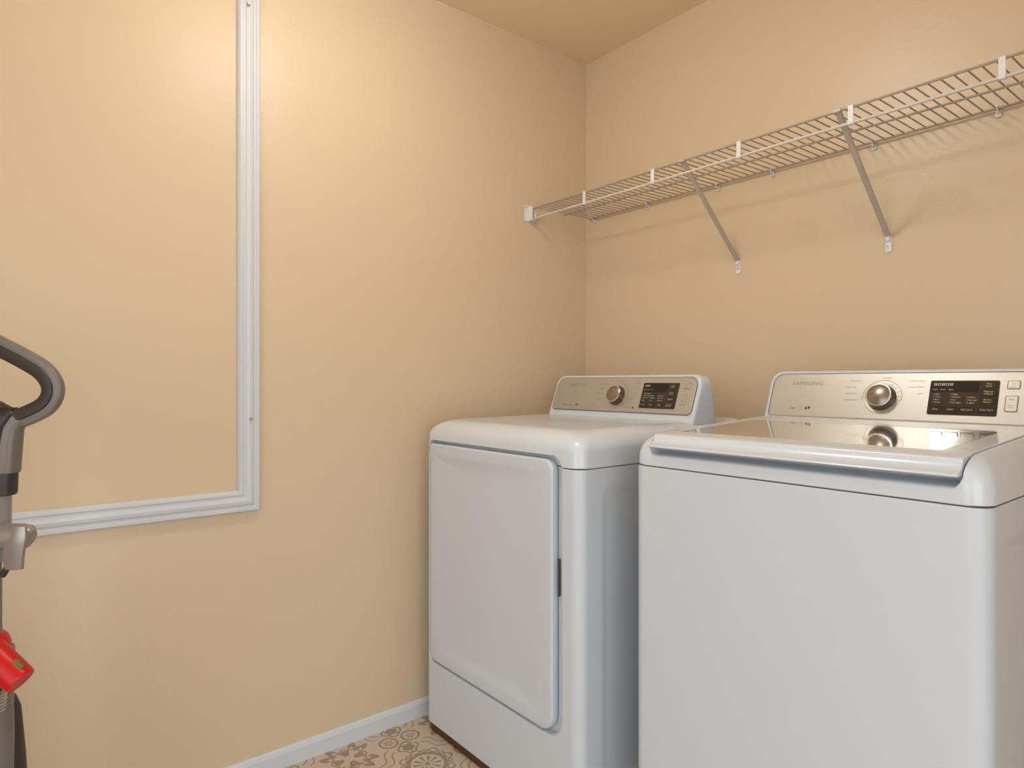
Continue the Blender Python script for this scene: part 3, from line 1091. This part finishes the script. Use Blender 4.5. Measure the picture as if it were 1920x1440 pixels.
def band(path, off_out, off_in, dep, cx):
    """rectangular-ish section swept round the loop; offsets measured in the plane"""
    bm = bmesh.new()
    R = []
    N = len(path)
    for i, p in enumerate(path):
        t = (path[(i + 1) % N] - path[i - 1]).normalized()
        nrm = Vector((t.z, 0, -t.x))
        if nrm.dot(p - cx) < 0:
            nrm = -nrm
        a, b = off_out, off_in
        sec = [(a, -dep * .55), (a * .86, -dep * .9), (a * .4, -dep), (b * .5, -dep), (b * .9, -dep * .8), (b, -dep * .4),
               (b, dep * .4), (b * .9, dep * .8), (b * .5, dep), (a * .4, dep), (a * .86, dep * .9), (a, dep * .55)]
        R.append([p + nrm * u + Vector((0, w, 0)) for u, w in sec])
    V = [[bm.verts.new(q) for q in r] for r in R]
    for i in range(N):
        A, B = V[i], V[(i + 1) % N]
        for k in range(12):
            bm.faces.new((A[k], A[(k + 1) % 12], B[(k + 1) % 12], B[k]))
    return bm


cen = vp(-20, 700)
obj('handle_loop', band(lpth, 0.0165, 0.000, 0.009, cen), M['vacgrey'], vac, smooth=50)
obj('handle_grip', band(lpth, 0.0035, -0.0195, 0.0125, cen), M['vacdark'], vac, smooth=50, label='dark inner grip lining')


def loft_stem(rows, m, name, ex=0.8, label=None, parent=vac, off=0.0):
    """rows: (y, x_left, x_right, depth)"""
    bm = bmesh.new()
    R = []
    for y, a, b, d in rows:
        c = (a + b) / 2; h = (b - a) / 2
        n = 20
        R.append([vp(c + h * (abs(cos(t)) ** ex) * (1 if cos(t) > 0 else -1), y, off + d * (abs(sin(t)) ** ex) * (1 if sin(t) > 0 else -1)) for t in [2 * pi * k / n for k in range(n)]])
    rings(bm, R)
    return obj(name, bm, M[m], parent, smooth=50, label=label)


loft_stem([(772, -66, 58, .012), (790, -58, 48, .016), (806, -50, 40, .019), (830, -46, 37, .021), (880, -43, 33, .021), (886, -42, 32, .020)], 'vacgrey', 'handle_stem', .6)
loft_stem([(764, -66, 30, .012), (780, -58, 32, .0260), (800, -48, 22, .0300), (850, -46, 17, .0310), (884, -44, 14, .0300)], 'vacdark', 'stem_inlay', .6, 'dark inlay on the stem')
loft_stem([(880, -38, 28, .019), (886, -38, 28, .020), (924, -37, 26, .020), (928, -35, 24, .019)], 'vacdark', 'wand_collar', .6)
bm = bmesh.new(); tube(bm, [vp(-8, 900), vp(-9, 1050)], .0245, 24)
obj('wand_tube', bm, M['vacsilver'], vac, smooth=60)
# clamp with its lever
bm = bmesh.new()
tube(bm, [vp(-60, 1003, -.010), vp(48, 1003, -.010), vp(60, 1004, -.010), vp(66, 1006, -.010)], [.0235, .0235, .0215, .014], 24)
clampo = obj('wand_clamp', bm, M['vacsilver'], vac, smooth=50)
bm = bmesh.new()
rows = [(982, 40, 66, -.026), (1000, 38, 71, -.032), (1020, 30, 66, -.030), (1045, 25, 60, -.026), (1062, 26, 56, -.022)]
R = []
for y, a, b, d in rows:
    R.append([vp(a, y, d), vp((a + b) / 2, y, d - .004), vp(b, y, d), vp(b, y, d + .007), vp((a + b) / 2, y, d + .004), vp(a, y, d + .007)])
rings(bm, R)
obj('clamp_lever', bm, M['vacsilver'], clampo, smooth=50)
# little hook behind
bm = bmesh.new()
tube(bm, smooth_path([vp(-6, 1044, 0), vp(14, 1046, 0), vp(14, 1062, 0), vp(4, 1080, 0)], 4), .0055, 10)
obj('cable_hook', bm, M['vacdark'], vac, smooth=60)
loft_stem([(1030, -44, -3, .016), (1100, -45, -4, .020), (1170, -48, -5, .022), (1230, -52, -4, .026)], 'vacgrey', 'upper_housing', .7)
# red bin cap and red spigot
bm = bmesh.new()
lathe(bm, [(.045, 0), (.050, .004), (.050, .020), (.046, .032), (.036, .043), (.020, .050), (.004, .052)], 32, Matrix.Translation(vp(-42, 1232, 0)))
obj('bin_cap', bm, M['red'], vac, smooth=60, label='glossy red domed cap')
bm = bmesh.new()
a0, a1 = vp(-12, 1218, -.012), vp(52, 1270, -.016)
dd = (a1 - a0)
tube(bm, [a0, a0 + dd * .93, a1, a1 - dd * .002, a1 - dd * .10], [.0285, .0255, .0240, .0195, .0175], 28)
spig = obj('hose_spigot', bm, M['red'], vac, smooth=45, label='red angled spigot')
bm = bmesh.new()
q0, q1 = vp(40, 1234, -.018), vp(56, 1247, -.020)
tube(bm, [q0, q1], [.0085, .0080], 12)
obj('spigot_tab', bm, M['olive'], spig, smooth=50, label='olive brown tab')
# bin and body down to the floor head
loft_stem([(1224, -95, 10, .052), (1234, -97, 10, .054), (1300, -95, 5, .054), (1332, -95, 9, .055)], 'vacgrey', 'dust_bin', .8)
bm = bmesh.new()
for k in range(7):
    c = vp(2, 1290 + k * 6, -.012)
    pts = [c + Vector((.012 * cos(t), .018 * sin(t), 0)) for t in [2 * pi * j / 18 for j in range(18)]]
    tube(bm, pts, .0028, 6, closed=True)
obj('ribbed_hose', bm, M['steel'], vac, smooth=60, label='silver ribbed hose end')
loft_stem([(1305, -104, 12, .030), (1335, -108, 19, .034), (1380, -112, 20, .034), (1440, -116, 18, .036), (1560, -122, 22, .040), (1680, -118, 22, .040), (1740, -100, 16, .036)], 'vacgrey', 'motor_body', .8)
loft_stem([(1322, -60, 0, .016), (1345, -60, 8, .022), (1440, -60, 14, .030), (1560, -65, 20, .034), (1690, -65, 20, .030)], 'vacdark', 'body_side_shell', .8, 'dark shell along the side of the body', off=.034)
bm = bmesh.new()
A = []
for z, ins in ((.012, .006), (.016, 0), (.050, .002), (.072, .014), (.080, .035)):
    A.append([(a, b, z) for a, b in rr(-.20 + ins, .115 - ins, -.17 + ins, .09 - ins, .03, 6)])
rings(bm, A)
obj('floor_head', bm, M['vacgrey'], vac, smooth=50)
for sx in (-.17, .085):
    bm = bmesh.new()
    lathe(bm, [(.010, -.012), (.022, -.012), (.024, -.009), (.024, .009), (.022, .012), (.010, .012)], 24, Matrix.Translation((sx, .070, .024)) @ Matrix.Rotation(radians(90), 4, 'Y'))
    obj('wheel', bm, M['vacdark'], vac, smooth=50)
